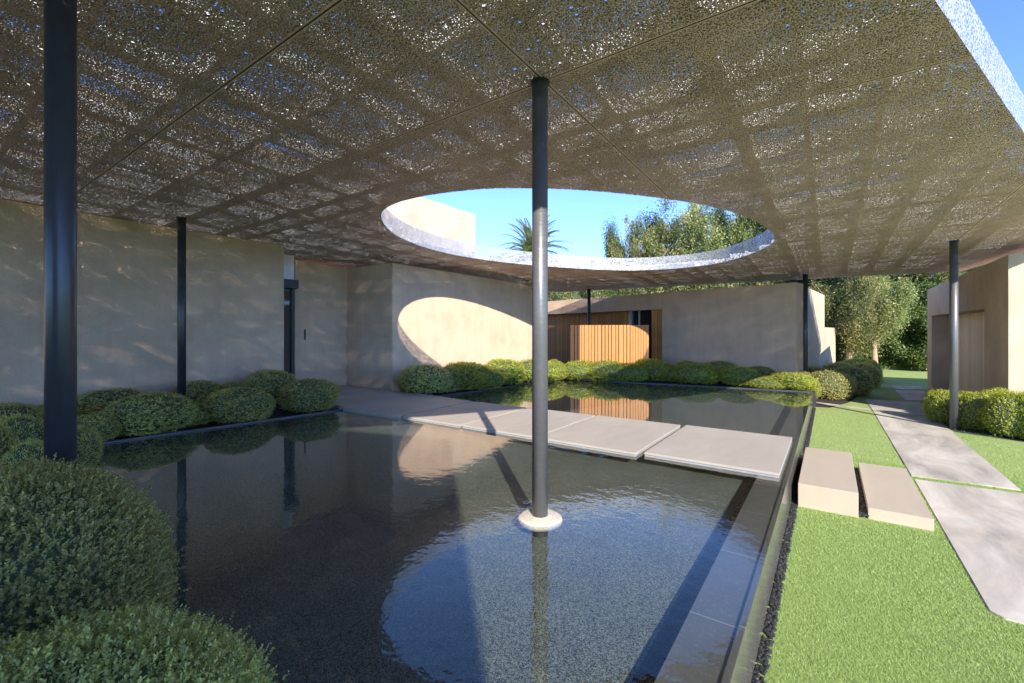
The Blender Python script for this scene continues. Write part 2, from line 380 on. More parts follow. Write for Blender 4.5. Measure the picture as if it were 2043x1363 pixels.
bpx(40, 5.0, 130, 822, B_, 'boxwood filling the corner of the bed left of the thick column', GL, 'shade')
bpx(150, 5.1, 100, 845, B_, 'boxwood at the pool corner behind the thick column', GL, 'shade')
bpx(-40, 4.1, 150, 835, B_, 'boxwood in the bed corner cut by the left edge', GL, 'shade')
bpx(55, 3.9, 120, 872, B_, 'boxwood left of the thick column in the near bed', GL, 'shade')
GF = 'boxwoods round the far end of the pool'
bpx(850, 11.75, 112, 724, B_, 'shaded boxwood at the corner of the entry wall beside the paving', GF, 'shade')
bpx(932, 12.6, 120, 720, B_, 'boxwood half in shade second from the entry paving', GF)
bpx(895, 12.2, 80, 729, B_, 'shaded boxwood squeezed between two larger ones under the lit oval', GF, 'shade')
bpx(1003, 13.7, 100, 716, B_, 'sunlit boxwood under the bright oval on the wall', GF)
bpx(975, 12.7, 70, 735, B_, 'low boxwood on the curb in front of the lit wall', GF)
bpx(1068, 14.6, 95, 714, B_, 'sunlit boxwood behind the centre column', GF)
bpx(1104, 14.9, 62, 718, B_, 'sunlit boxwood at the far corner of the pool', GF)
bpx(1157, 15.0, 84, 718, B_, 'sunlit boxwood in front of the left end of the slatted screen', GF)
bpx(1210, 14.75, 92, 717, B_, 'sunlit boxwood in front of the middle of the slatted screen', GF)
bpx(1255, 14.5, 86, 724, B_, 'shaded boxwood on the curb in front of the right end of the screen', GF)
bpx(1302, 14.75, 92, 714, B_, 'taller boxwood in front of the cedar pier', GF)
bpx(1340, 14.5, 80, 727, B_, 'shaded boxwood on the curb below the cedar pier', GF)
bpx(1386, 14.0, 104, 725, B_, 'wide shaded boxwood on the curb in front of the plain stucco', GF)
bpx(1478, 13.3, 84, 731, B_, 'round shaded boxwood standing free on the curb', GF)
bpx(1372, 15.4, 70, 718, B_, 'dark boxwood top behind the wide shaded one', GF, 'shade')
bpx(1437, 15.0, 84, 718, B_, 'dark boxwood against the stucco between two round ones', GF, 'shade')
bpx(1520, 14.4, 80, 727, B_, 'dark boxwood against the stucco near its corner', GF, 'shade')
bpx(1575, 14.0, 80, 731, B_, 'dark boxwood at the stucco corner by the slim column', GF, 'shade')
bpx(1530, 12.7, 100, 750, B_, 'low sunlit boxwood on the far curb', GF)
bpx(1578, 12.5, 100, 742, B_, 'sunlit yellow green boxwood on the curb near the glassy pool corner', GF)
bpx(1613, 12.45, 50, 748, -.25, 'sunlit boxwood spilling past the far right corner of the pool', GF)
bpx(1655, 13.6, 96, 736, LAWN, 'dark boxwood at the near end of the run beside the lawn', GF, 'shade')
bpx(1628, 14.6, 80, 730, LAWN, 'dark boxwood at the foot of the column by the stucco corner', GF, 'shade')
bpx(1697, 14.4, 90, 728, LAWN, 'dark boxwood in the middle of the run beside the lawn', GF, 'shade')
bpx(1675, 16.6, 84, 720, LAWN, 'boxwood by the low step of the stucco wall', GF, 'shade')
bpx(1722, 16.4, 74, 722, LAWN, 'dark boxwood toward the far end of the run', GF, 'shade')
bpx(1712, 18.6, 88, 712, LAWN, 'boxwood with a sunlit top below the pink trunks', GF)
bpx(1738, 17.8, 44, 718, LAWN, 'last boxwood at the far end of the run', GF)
GR = 'boxwoods in front of the garage building'
bpx(1888, 10.0, 90, 776, LAWN, 'sunlit boxwood left of the path column', GR)
bpx(1955, 9.25, 104, 779, LAWN, 'sunlit boxwood right behind the path column', GR)
bpx(2018, 8.6, 104, 779, LAWN, 'sunlit boxwood second right of the path column', GR)
bpx(2085, 8.2, 110, 776, LAWN, 'sunlit boxwood cut by the right edge of the view', GR)
bpx(1928, 10.1, 70, 778, LAWN, 'sunlit boxwood behind, between the two nearest the path column', GR)
bpx(1990, 9.15, 90, 776, LAWN, 'sunlit boxwood at the back of the cluster by the garage wall', GR)

def near_bush(x, y, z0, rx, ry, h, ntw, leaf, seed, label):
    e = empty('boxwood_bush', (x, y, z0)); tag(e, label, 'bush', 'large boxwoods close to the camera')
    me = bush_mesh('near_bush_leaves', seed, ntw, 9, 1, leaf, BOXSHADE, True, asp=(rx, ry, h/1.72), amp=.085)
    link('foliage', me, None, e); o = link('inner_branches', core_mesh('near_core', 1, (rx, ry, h/1.72), .80), None, e)
    o = link('stems', BSTEM, None, e); o.scale = (rx, ry, h/1.72)
NBUSH = [(-3.00, .30, -.05, .72, .64, 1.08, 21000, .0125, 41, 'big leafy boxwood in the near corner in front of the thick column'),
         (-1.66, .24, -.05, .66, .54, .82, 18000, .0125, 42, 'nearest boxwood along the bottom left edge of the view'),
         (-2.55, -.35, -.05, .60, .50, .95, 6000, .0135, 43, 'boxwood cut by the bottom left corner of the view')]
for a in NBUSH: near_bush(*a)

# ------------------------------------------------------------------ ground
S = 400
SLOT0, SLOT1, WALLX = -.80, -.66, -.37
CURBL = lambda y: -8.60+.097*y
POOL = [(CURBL(.94), .94), (WALLX, .94), (WALLX, 14.19), (-7.28, 13.22)]
def wallL(y): return -11.36+.095*y
tag(sheet('lawn', [(-S, -S), (S, -S), (S, S), (-S, S)], LAWN, TURF), kind='structure')
bed = [(wallL(-7), -7), (-1.0, -7), (-1.0, .87), (CURBL(.87)-.08, .87), (CURBL(5.42)-.08, 5.42), (wallL(5.42), 5.42)]
def raised(name, pts, z):
    bm = bmesh.new(); prism(bm, pts, LAWN-.05, z); tag(bmobj(name, bm, SOIL), kind='structure')
raised('planting_bed', bed, -.012)
raised('planting_bed', [(-9.7, 7.78), (CURBL(7.78)-.08, 7.78), (-7.37, 13.29), (-.36, 14.27), (-.3, 14.9), (-.9, 16.3), (-11.5, 19.2)], -.012)
tag(sheet('gravel_bed', [(-.9, 14.5), (0.0, 14.6), (.45, 16.0), (1.0, 19.5), (.9, 22), (-.6, 22)], LAWN+.006, SOIL), kind='structure')
tag(sheet('gravel_bed', [un(1905, 862, LAWN), un(2200, 905, LAWN), (7.5, 13.2), (2.75, 14.6), un(1842, 812, LAWN), un(1850, 826, LAWN)], LAWN+.006, SOIL), kind='structure')
# grass blades (uncountable)
def grass():
    parts = []; tints = []
    def patch(n, x0, x1, y0, y1, hgt, seed, keep=None):
        r = np.random.default_rng(seed); X = r.uniform(x0, x1, n); Y = r.uniform(y0, y1, n)
        dd = np.hypot(X, Y)
        ok = (r.random(n) < np.clip(2.8/np.maximum(dd, 1), 0, 1)**1.2)
        ok &= ~((X > -.30) & (X < .87) & (Y > 6.14) & (Y < 8.28))
        ok &= ~((X > .935) & (X < 2.0) & ((Y > 4.6) & (Y < 8.24) | (Y > 8.38)))
        if keep is not None: ok &= keep(X, Y)
        X, Y, dd = X[ok], Y[ok], dd[ok]; k = len(X); sc = np.clip(dd/3, 1, 2.4)
        P = np.stack([X, Y, np.full(k, LAWN)], 1); D = unit(np.stack([r.normal(0, .42, k), r.normal(0, .42, k), np.ones(k)], 1))
        S_ = unit(np.cross(D, r.normal(size=(k, 3)))); w = (.0011*sc)[:, None]; hh = (hgt*r.uniform(.6, 1.15, k))[:, None]
        parts.append(np.stack([P-S_*w, P+S_*w, P+D*hh+np.stack([r.normal(0, .006, k), r.normal(0, .006, k), np.zeros(k)], 1)], 1))
        tints.append(np.clip(r.normal(.5, .25, k), 0, 1))
    patch(760000, -.312, 2.1, 1.0, 9, .019, 1); patch(70000, -.312, 2.6, 9, 14.2, .030, 2, lambda X, Y: (X < .92) | (X > 2.02))
    patch(40000, 2.0, 4.2, 5.5, 12.2, .03, 3, lambda X, Y: (X < 2.0+(12.3-Y)*.9))
    me = fast_mesh('grass_blades', np.concatenate(parts), 0, GRASSLEAF, np.concatenate(tints))
    tag(link('grass', me, None), 'short bright green turf blades beside the pool wall and path', 'grass', kind='stuff')
grass()
def pebbles(name, n, box_, zb, size, seed, label, m):
    r = np.random.default_rng(seed); x0, x1, y0, y1 = box_
    ico = [(0, 0, 1), (.894, 0, .447), (.276, .851, .447), (-.724, .526, .447), (-.724, -.526, .447), (.276, -.851, .447), (.724, .526, -.447), (-.276, .851, -.447), (-.894, 0, -.447), (-.276, -.851, -.447), (.724, -.526, -.447), (0, 0, -1)]
    fc = [(0,1,2),(0,2,3),(0,3,4),(0,4,5),(0,5,1),(1,6,2),(2,7,3),(3,8,4),(4,9,5),(5,10,1),(2,6,7),(3,7,8),(4,8,9),(5,9,10),(1,10,6),(11,7,6),(11,8,7),(11,9,8),(11,10,9),(11,6,10)]
    base = np.array(ico)[np.array(fc)].reshape(-1, 3)
    sc = size*r.uniform(.6, 1.2, (n, 3))*np.array([1, .8, .6]); a = r.uniform(0, 2*PI, n); c, s = np.cos(a), np.sin(a)
    V = base[None]*sc[:, None]; V = np.stack([V[..., 0]*c[:, None]-V[..., 1]*s[:, None], V[..., 0]*s[:, None]+V[..., 1]*c[:, None], V[..., 2]], -1)
    V += np.stack([r.uniform(x0, x1, n), r.uniform(y0, y1, n), zb+r.uniform(0, size*.7, n)], 1)[:, None]
    me = fast_mesh(name, V.reshape(-1, 3, 3), 0, m); tag(link(name, me, None), label, 'pebbles', kind='stuff')
PEB = m_simple('black_pebble', (.022, .022, .024), .5, 0, .5, 30)
pebbles('black_pebbles', 3600, (-.362, -.305, .9, 14.3), LAWN+.004, .016, 5, 'strip of black pebbles along the foot of the pool wall', PEB)
pebbles('black_pebbles', 700, (.262, .335, 6.18, 8.2), LAWN+.02, .022, 6, 'black pebbles in the gap between the two limestone steps', PEB)

# ------------------------------------------------------------------ pool
pool = tag(empty('reflecting_pool'), 'dark shallow reflecting pool with a black curb and a glassy spill wall along the lawn', 'pool')
FZ = -.15
def xr(y): return WALLX
bm = bmesh.new(); prism(bm, [(CURBL(.94)-.3, .6), (SLOT0, .6), (SLOT0-.08, 14.3), (-7.5, 13.6)], LAWN-.2, FZ); bmobj('pool_floor', bm, POOLFLOOR, pool)
bm = bmesh.new(); prism(bm, [(SLOT0, .98), (SLOT1, .98), (SLOT1, 14.1), (SLOT0-.08, 14.1)], LAWN-.15, LAWN-.02); bmobj('slot_bottom', bm, BLACKGAP, pool)
bm = bmesh.new(); prism(bm, [(SLOT1, .98), (WALLX-.035, .98), (WALLX-.035, 14.12), (SLOT1, 14.06)], LAWN-.2, -.018); bmobj('submerged_ledge', bm, TILE, pool)
bm = bmesh.new(); prism(bm, [(WALLX-.035, .94), (WALLX, .94), (WALLX, 14.19), (WALLX-.035, 14.185)], LAWN-.2, -.003); bmobj('spill_wall', bm, TILE, pool)
bm = bmesh.new()
def strip(bm, a, b, w, z0, z1, side=1):
    a = Vector(a); b = Vector(b); d = (b-a).normalized(); n = Vector((-d.y, d.x))*w*side
    prism(bm, [tuple(a), tuple(b), tuple(b+n), tuple(a+n)], z0, z1)
strip(bm, (CURBL(.94), .94), (CURBL(5.42), 5.42), .07, -.5, .025)
strip(bm, (CURBL(7.82), 7.82), (-7.28, 13.22), .07, -.5, .025)
strip(bm, (-7.34, 13.215), (WALLX, 14.19), .07, -.5, .022)
strip(bm, (CURBL(.94)-.07, .94), (WALLX, .94), .07, -.5, .028, -1)
bmobj('pool_curb', bm, CURB, pool)
bm = bmesh.new(); bm.faces.new([bm.verts.new((x, y, 0)) for x, y in [(CURBL(.94)-.02, .93), (WALLX-.001, .93), (WALLX-.001, 14.2), (-7.3, 13.24)]])
tag(bmobj('water', bm, WATER), kind='structure')
pebbles('slot_pebbles', 5000, (SLOT0, SLOT1-.01, 1, 14.), LAWN+.14, .02, 9, 'black pebbles filling the narrow underwater slot beside the pool ledge', PEB)
bm = bmesh.new()

# ------------------------------------------------------------------ stepping stones, steps, path
def stone(x0, x1, y0, y1, ztop, th, name, label, group, m, edge=True):
    e = empty(name, ((x0+x1)/2, (y0+y1)/2, ztop-th)); tag(e, label, 'paving stone', group)
    w, l = (x1-x0)/2, (y1-y0)/2
    bm = bmesh.new(); box(bm, -w, w, -l, l, th-.028, th, .003); bmobj('top_slab', bm, m, e)
    bm = bmesh.new(); box(bm, -w+.012, w-.012, -l+.012, l-.012, th-.036, th-.028); box(bm, -w+.004, w-.004, -l+.004, l-.004, 0, th-.036); bmobj('metal_tray', bm, SLABEDGE, e)
    return e
gs = 'square stepping stones across the pool'
xs = [(-6.44, -5.04), (-4.99, -3.56), (-3.52, -2.03), (-1.95, -.45)]
labs = ['stepping stone crossed by the shadow edge, next to the entry paving', 'stepping stone striped by the column shadow', 'stepping stone behind the centre column', 'large sunlit stepping stone at the spill wall']
ys = [(5.55, 7.62), (5.58, 7.66), (5.58, 7.70), (5.68, 7.75)]
for (a, b), (c, d), lb in zip(xs, ys, labs): stone(a, b, c, d, .045, .062, 'stepping_stone', lb, gs, PORCELAIN)
e = empty('entry_paving', (-7.5, 6.5, 0)); tag(e, 'broad grey entry paving leading from the pool to the recessed door', 'paving')
bm = bmesh.new(); prism(bm, [(-8.2+7.5, 5.40-6.5), (-6.50+7.5, 5.48-6.5), (-6.50+7.5, 7.60-6.5), (-7.9+7.5, 7.75-6.5), (-11.4+7.5, 7.75-6.5), (-11.4+7.5, 5.68-6.5), (-8.2+7.5, 5.50-6.5)], -.03, .05, .003)
bmobj('paving_slab', bm, PORCELAIN, e)
bm = bmesh.new(); prism(bm, [(-8.18+7.5, 5.42-6.5), (-6.53+7.5, 5.50-6.5), (-6.53+7.5, 7.57-6.5), (-11.3+7.5, 7.7-6.5), (-11.3+7.5, 5.70-6.5)], -.3, -.034); bmobj('paving_support', bm, CURB, e)
for (x0, x1, y0, y1, z, lb) in ((-.30, .255, 6.15, 8.15, -.16, 'taller limestone step against the pool wall'), (.34, .865, 6.19, 8.26, -.31, 'lower limestone step next to the concrete path')):
    bm = bmesh.new(); e = None; box(bm, -(x1-x0)/2, (x1-x0)/2, -(y1-y0)/2, (y1-y0)/2, 0, z-LAWN+.05, .004)
    o = bmobj('limestone_step', bm, LIMESTONE); o.location = ((x0+x1)/2, (y0+y1)/2, LAWN-.05); tag(o, lb, 'step', 'limestone steps beside the pool')
gp = 'concrete path slabs set in the turf'
def pslab(pts, lb):
    cx = sum(p[0] for p in pts)/len(pts); cy = sum(p[1] for p in pts)/len(pts)
    bm = bmesh.new(); prism(bm, [(x-cx, y-cy) for x, y in pts], 0, .062, .006); o = bmobj('path_slab', bm, CONCRETE); o.location = (cx, cy, LAWN-.05)
    tag(o, lb, 'paving slab', gp)
pslab([(1.0, 4.57), (2.0, 4.56), (2.0, 8.24), (.94, 8.18), (.94, 4.64)], 'nearest mottled concrete path slab, cut by the right edge')
pslab([(.93, 8.36), (1.99, 8.40), (2.03, 14.40), (.90, 14.30)], 'long concrete path slab beside the limestone steps')
pslab([(.90, 14.42), (2.04, 14.52), (2.10, 17.2), (.86, 17.0)], 'shaded concrete path slab beyond the path column')
pslab([un(1806, 799.5, LAWN), un(1850, 799.5, LAWN), un(1845, 780.5, LAWN), un(1786, 779, LAWN)], 'small shaded path slab set off to the right near the garage door')
pslab([un(1789, 777.5, LAWN), un(1843, 778, LAWN), un(1835, 771, LAWN), un(1773, 770, LAWN)], 'farthest path slab, a thin pale strip in the shaded turf')
a, b = (-.35, 15.2), (.86, 14.75)
bm = bmesh.new(); prism(bm, [(a[0], a[1]), b, (b[0], b[1]+.28), (a[0], a[1]+.35)], -.05, .012); o = bmobj('edging_stone', bm, CONCRETE); o.location = (0, 0, LAWN); tag(o, 'thin pale stone edging between the pool corner and the path', 'edging')

# ------------------------------------------------------------------ canopy
HOLE = [(-6.59, 5.17), (-7.28, 5.88), (-7.77, 6.78), (-8.02, 8.05), (-7.80, 9.43), (-7.05, 11.0), (-5.75, 12.65), (-4.60, 13.42), (-2.98, 13.50), (-1.88, 12.72), (-1.12, 11.54), (-.94, 10.8), (-.94, 9.98), (-1.16, 8.77), (-1.64, 7.62), (-2.14, 6.88), (-2.83, 6.06), (-3.51, 5.49), (-4.22, 5.07), (-5.2, 4.84), (-5.95, 4.88)]
def spline(P, n):
    P = np.array(P); k = len(P); o = []
    for i in range(k):
        p0, p1, p2, p3 = P[i-1], P[i], P[(i+1) % k], P[(i+2) % k]
        for t in np.linspace(0, 1, n, endpoint=False):
            o.append(.5*((2*p1)+(-p0+p2)*t+(2*p0-5*p1+4*p2-p3)*t*t+(-p0+3*p1-3*p2+p3)*t**3))
    return np.array(o)
hole = spline(HOLE, 6)
for _ in range(4): hole = (hole+np.roll(hole, 1, 0)+np.roll(hole, -1, 0))/3
hc = hole.mean(0)
OUT = [(-12.9, -5.5), (-1.3, -5.5), (-1.5, -3.), (-1.95, -1.2), (-1.75, -.32), (-.98, .72), (-.45, 1.72), (0.05, 2.72), (.553, 3.92), (1.63, 6.81), (2.7, 9.9), (3.55, 12.2), (4.05, 13.6), (3.68, 15.4), (3.10, 18.0), (-9.72, 17.42), (-10.9, 15.0), (-12.4, 13.5), (-12.9, 0)]
outp = []
for i in range(len(OUT)):
    a = np.array(OUT[i]); b = np.array(OUT[(i+1) % len(OUT)])
    n = max(1, int(np.hypot(*(b-a))/.8))
    for t in range(n): outp.append(a+(b-a)*t/n)
outp = np.array(outp)
canopy = tag(empty('canopy'), 'vast perforated metal foam canopy with a round sky opening over the pool', 'canopy')
def plate(name, dz, m, shrink=0):
    me = bpy.data.meshes.new(name); bm = bmesh.new()
    vo = [bm.verts.new((x, y, zc(y)+dz)) for x, y in outp]
    h2 = hc+(hole-hc)*(1+shrink); vh = [bm.verts.new((x, y, zc(y)+dz)) for x, y in h2]
    ed = [bm.edges.new((vo[i], vo[(i+1) % len(vo)])) for i in range(len(vo))]+[bm.edges.new((vh[i], vh[(i+1) % len(vh)])) for i in range(len(vh))]
    bmesh.ops.triangle_fill(bm, edges=ed, use_beauty=True, normal=(0, 0, 1))
    bmesh.ops.recalc_face_normals(bm, faces=bm.faces); bm.to_mesh(me); bm.free(); return link(name, me, m, canopy)
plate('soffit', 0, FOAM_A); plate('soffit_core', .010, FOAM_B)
def rim(name, pts, z0, z1, m, off=0):
    bm = bmesh.new(); k = len(pts)
    lo = [bm.verts.new((x, y, zc(y)+z0)) for x, y in pts]; hi = [bm.verts.new((x, y, zc(y)+z1)) for x, y in pts]
    for i in range(k): bm.faces.new((lo[i], lo[(i+1) % k], hi[(i+1) % k], hi[i]))
    me = bpy.data.meshes.new(name); bm.to_mesh(me); bm.free(); me.shade_smooth() if 'hole' in name else None; return link(name, me, m, canopy)
rim('hole_rim', hole, -.004, CT, FOAM_RIM); rim('outer_fascia', outp, -.004, CT, FOAM_RIM)
def inside(x, y, P):
    c = False; j = len(P)-1
    for i in range(len(P)):
        if (P[i][1] > y) != (P[j][1] > y) and x < (P[j][0]-P[i][0])*(y-P[i][1])/(P[j][1]-P[i][1])+P[i][0]: c = not c
        j = i
    return c
def joists():
    bm = bmesh.new()
    def wall_(pa, pb, w, z0, z1):
        d = Vector(pb)-Vector(pa); d.normalize(); n = Vector((-d.y, d.x))*w/2; a = Vector(pa); b = Vector(pb)
        vs = [(a-n), (b-n), (b+n), (a+n)]
        lo = [bm.verts.new((v.x, v.y, zc(v.y)+z0)) for v in vs]; hi = [bm.verts.new((v.x, v.y, zc(v.y)+z1)) for v in vs]
        bm.faces.new(lo[::-1]); bm.faces.new(hi)
        for i in range(4): bm.faces.new((lo[i], lo[(i+1) % 4], hi[(i+1) % 4], hi[i]))
    def runs(fix, axis, lo, hi, step=.1):
        cur = None; res = []; t = lo
        while t <= hi:
            x, y = (t, fix) if axis == 0 else (fix, t)
            ok = all(inside(x+a, y+b, outp) and not inside(x+a, y+b, hole) for a, b in ((.18, .0), (-.18, 0), (0, .18), (0, -.18)))
            if ok and cur is None: cur = t
            if not ok and cur is not None: res.append((cur, t-step)); cur = None
            t += step
        if cur is not None: res.append((cur, hi))
        return [r for r in res if r[1]-r[0] > .2]
    rj = random.Random(11); y = 3.28-.765*11
    i = 0
    while y < 18:
        for a, b in runs(y, 0, -12, 4.2): wall_((a, y), (b, y), .17 if rj.random() < .4 else .06, .03, .21)
        y += rj.choice((.50, .62, .765, .765, .9)); i += 1
    x = -2-.69*15; i = 0
    while x < 4.2:
        for a, b in runs(x, 1, -5.5, 18.): wall_((x, a), (x, b), .15 if rj.random() < .3 else .06, .04, .18)
        x += rj.choice((.45, .6, .69, .8, .95)); i += 1
    return bmobj('joists', bm, JOIST, canopy)
joists()

# ------------------------------------------------------------------ columns
def column(x, y, zb, m, label, zt=None):
    zt = zc(y)+.002 if zt is None else zt; e = empty('steel_column', (x, y, zb)); tag(e, label, 'column', 'round steel columns carrying the canopy')
    bm = bmesh.new(); lathe(bm, [(.068, 0), (.068, (zt-zb))], 40); o = bmobj('pole', bm, m, e); 
    for p in o.data.polygons: p.use_smooth = abs(p.normal.z) < .5
    bm = bmesh.new(); lathe(bm, [(.058, zt-zb-.012), (.085, zt-zb-.012), (.085, zt-zb-.003), (.058, zt-zb-.003)], 32); bmobj('top_plate', bm, DARKCOL, e)
    return e
c = column(-2.04, 3.28, FZ, COLPAINT, 'grey steel column rising from the pool in the centre on a stone collar')
bm = bmesh.new(); lathe(bm, [(.180, .10), (.190, .128), (.192, .142), (.185, .154), (.165, .160), (.11, .162), (.085, .168), (.0665, .170)], 48)
COLLAR = m_floor('collar_aggregate', (.50, .44, .35), (.66, .61, .52), 130)
o = bmobj('stone_collar', bm, COLLAR, c, True)
for v in o.data.vertices:
    a = math.atan2(v.co.y, v.co.x); v.co.x *= 1+.025*math.sin(3*a+1)+.015*math.sin(7*a); v.co.y *= 1+.02*math.sin(4*a)
column(*at(121, 2.57), -.05, DARKCOL, 'thick looking black column nearest the camera at the left')
column(-9.99, 3.25, -.05, DARKCOL, 'slim black column standing in bushes before the left stucco wall')
column(-8.17, 17.0, -.05, DARKCOL, 'farthest thin black column behind the cedar slat screen')
column(-.62, 16.6, LAWN, DARKCOL, 'slim dark column beside the corner of the far stucco wall')
column(*un(1903, 857, LAWN), LAWN, COLPAINT, 'grey steel column beside the garden path at the right')

# ------------------------------------------------------------------ main house
house = tag(empty('house', (-11.4, 4, LAWN)), 'sand coloured stucco house with a plain left wall and recessed glass entry door', 'house')
def hp(name, pts, z0, z1, m, par, bev=.012):
    bm = bmesh.new(); prism(bm, pts, z0, z1, bev); o = bmobj(name, bm, m, par)
    if par: o.matrix_parent_inverse = Matrix.Translation(-Vector(par.location))
    return o
hp('stucco_wall', [(wallL(-9), -9), (wallL(5.63), 5.63), (-14.6, 5.9), (-14.6, -9)], LAWN, lambda x, y: zc(y)-.004, STUCCO, house)
WT = lambda x, y: 3.445-.0242*(y-7.84)
w2 = lambda y: -9.5+.095*(y-7.84)
entry = hp('entry_wall', [(w2(7.84), 7.84), (w2(14.1), 14.1), (w2(14.1)-.6, 14.1), (-10.4, 8.6), (-14.6, 8.6), (-14.6, 6.6), (-11.47, 6.25), (-11.47, 7.80)], LAWN, WT, STUCCO, house)
hp('plinth', [(w2(7.84)+.006, 7.825), (-11.45, 7.785), (-11.45, 7.83), (w2(7.84)-.1, 7.90)], .052, .16, STUCCO2, house, 0)
# entry door in the recess
d = hp('door', [(-11.52, 5.2), (-11.52, 6.24), (-11.60, 6.24), (-11.60, 5.2)], .05, 2.72, GLASS, house, 0)
for nm, pts, z0, z1, m in (('door_frame', [(-11.47, 6.16), (-11.47, 6.245), (-11.63, 6.245), (-11.63, 6.16)], .05, 2.72, DARKMETAL),
                        ('door_header', [(-11.30, 5.4), (-11.30, 6.26), (-11.70, 6.26), (-11.70, 5.4)], 2.722, 2.95, DARKMETAL),
                        ('curtain', [(-11.50, 5.4), (-11.50, 6.12), (-11.515, 6.12), (-11.515, 5.4)], .4, 2.25, CURTAIN),
                        ('clerestory', [(-11.50, 5.4), (-11.50, 6.245), (-11.62, 6.245), (-11.62, 5.4)], 2.955, 3.6, ALU)):
    hp(nm, pts, z0, z1, m, house, 0)
hp('entry_keypad', [(-11.468, 6.50), (-11.468, 6.54), (-11.452, 6.54), (-11.452, 6.50)], 1.38, 1.66, DARKMETAL, house, 0)
hp('upper_block', [(-13.0, 2), (-13.0, 15.4), (-22, 15.4), (-22, 2)], 3.0, 6.87, STUCCO2, house)
hp('rear_block', [(-11.5, 9), (-10.6, 14.2), (-13.4, 18.6), (-22, 15.4), (-22, 9)], LAWN, 3.1, STUCCO, house)
# house wing behind the camera: its corner throws the straight shadow on the pool floor
wing = tag(empty('house_wing', (3.9, -3.6, LAWN)), 'tall stucco house wing standing opposite the pool', 'house')
hp('stucco_wall', [(3.9, -3.45), (0.6, -4.42), (0.6, -10), (3.9, -10)], LAWN, 6.5, STUCCO, wing)
for k in range(1):
    x = 3.0; yy = -3.45+.293*(x-3.9)
    w = hp('window', [(x, yy+.01), (x-1.6, yy-.46), (x-1.6, yy-.50), (x, yy-.03)], 1.0, 2.6, GLASS, wing, 0)

# ------------------------------------------------------------------ far wing with cedar screen
G0 = at(1098, 21.9); G1 = at(1588, 13.5)
def gpt(px, off=0):
    u = (px-CX)/F; dx, dy = -SA+u*CA, CA+u*SA
    ex, ey = G1[0]-G0[0], G1[1]-G0[1]; ln = math.hypot(ex, ey); nx, ny = ey/ln, -ex/ln   # n towards camera
    ox, oy = G0[0]+nx*off, G0[1]+ny*off
    t = (ox*ey-oy*ex)/(dx*ey-dy*ex); return (dx*t, dy*t), t
gex, gey = G1[0]-G0[0], G1[1]-G0[1]; gl = math.hypot(gex, gey); gd = (gex/gl, gey/gl); gn = (gd[1], -gd[0])
if gn[1] > 0: gn = (-gn[0], -gn[1])
ANG = math.atan2(gey, gex)
def gl_at(px, off=0):                 # local coordinate along the wall line from G1 (negative to the left)
    u = (px-CX)/F; dx, dy = -SA+u*CA, CA+u*SA
    ox, oy = G1[0]+gn[0]*off, G1[1]+gn[1]*off
    t = (ox*gd[1]-oy*gd[0])/(dx*gd[1]-dy*gd[0]); X, Y = dx*t, dy*t
    return (X-ox)*gd[0]+(Y-oy)*gd[1], t
fw = tag(empty('guest_wing', (G1[0], G1[1], LAWN), ANG), 'low stucco guest wing across the pool with a long cedar lined opening', 'house')
def lb(name, x0, x1, y0, y1, z0, z1, m, par, bev=0):  # local box; y negative = toward the pool
    bm = bmesh.new(); box(bm, x0, x1, y0, y1, z0-LAWN, z1-LAWN, bev); return bmobj(name, bm, m, par)
xl, _ = gl_at(1060); x98, _ = gl_at(1098); x21, t21 = gl_at(1321); 
zh = hz(617, t21); zt = 3.10
lb('stucco_wall', x21, 0, 0, .8, LAWN, zt, STUCCO, fw, .012)
lb('stucco_header', xl, x21-.003, 0, .8, zh, zt-.003, STUCCO, fw)
x0_, _ = gl_at(1299)
lb('cedar_pier', x0_, x21-.004, .03, .7, LAWN, zh-.002, WOOD, fw)
x1_, _ = gl_at(1256, -.5)
lb('cedar_wall', xl, x1_, .5, .6, LAWN, zh-.002, WOOD, fw)
w = lb('window', x1_+.1, x0_-.002, .55, .6, LAWN, zh-.002, GLASS, fw)
lb('window_frame', x1_+.004, x1_+.10, .44, .56, LAWN, zh-.003, ALU, fw)
lb('window_frame', x1_+.45, x1_+.50, .50, .54, LAWN, zh-.003, ALU, fw)
# return wall of the far wing, stepping down
A = G1; Bp = at(1645, 18.3)
def along(px):
    u = (px-CX)/F; dx, dy = -SA+u*CA, CA+u*SA; ex, ey = Bp[0]-A[0], Bp[1]-A[1]
    t = (A[0]*ey-A[1]*ex)/(dx*ey-dy*ex); return (dx*t, dy*t), t
C2, tC = along(1667)
hp('return_wall', [A, Bp, (Bp[0]-.5, Bp[1]+.05), (A[0]-.35, A[1]+.6)], LAWN, lambda x, y: 3.10-.003, STUCCO2, fw, 0).matrix_parent_inverse = fw.matrix_world.inverted() if False else (Matrix.Rotation(-ANG, 4, 'Z') @ Matrix.Translation(-Vector((G1[0], G1[1], LAWN))))
hp('low_wall', [(Bp[0], Bp[1]+.002), C2, (C2[0]-.5, C2[1]), (Bp[0]-.5, Bp[1]+.06)], LAWN, hz(653.5, 19.0), STUCCO2, fw, 0).matrix_parent_inverse = (Matrix.Rotation(-ANG, 4, 'Z') @ Matrix.Translation(-Vector((G1[0], G1[1], LAWN))))
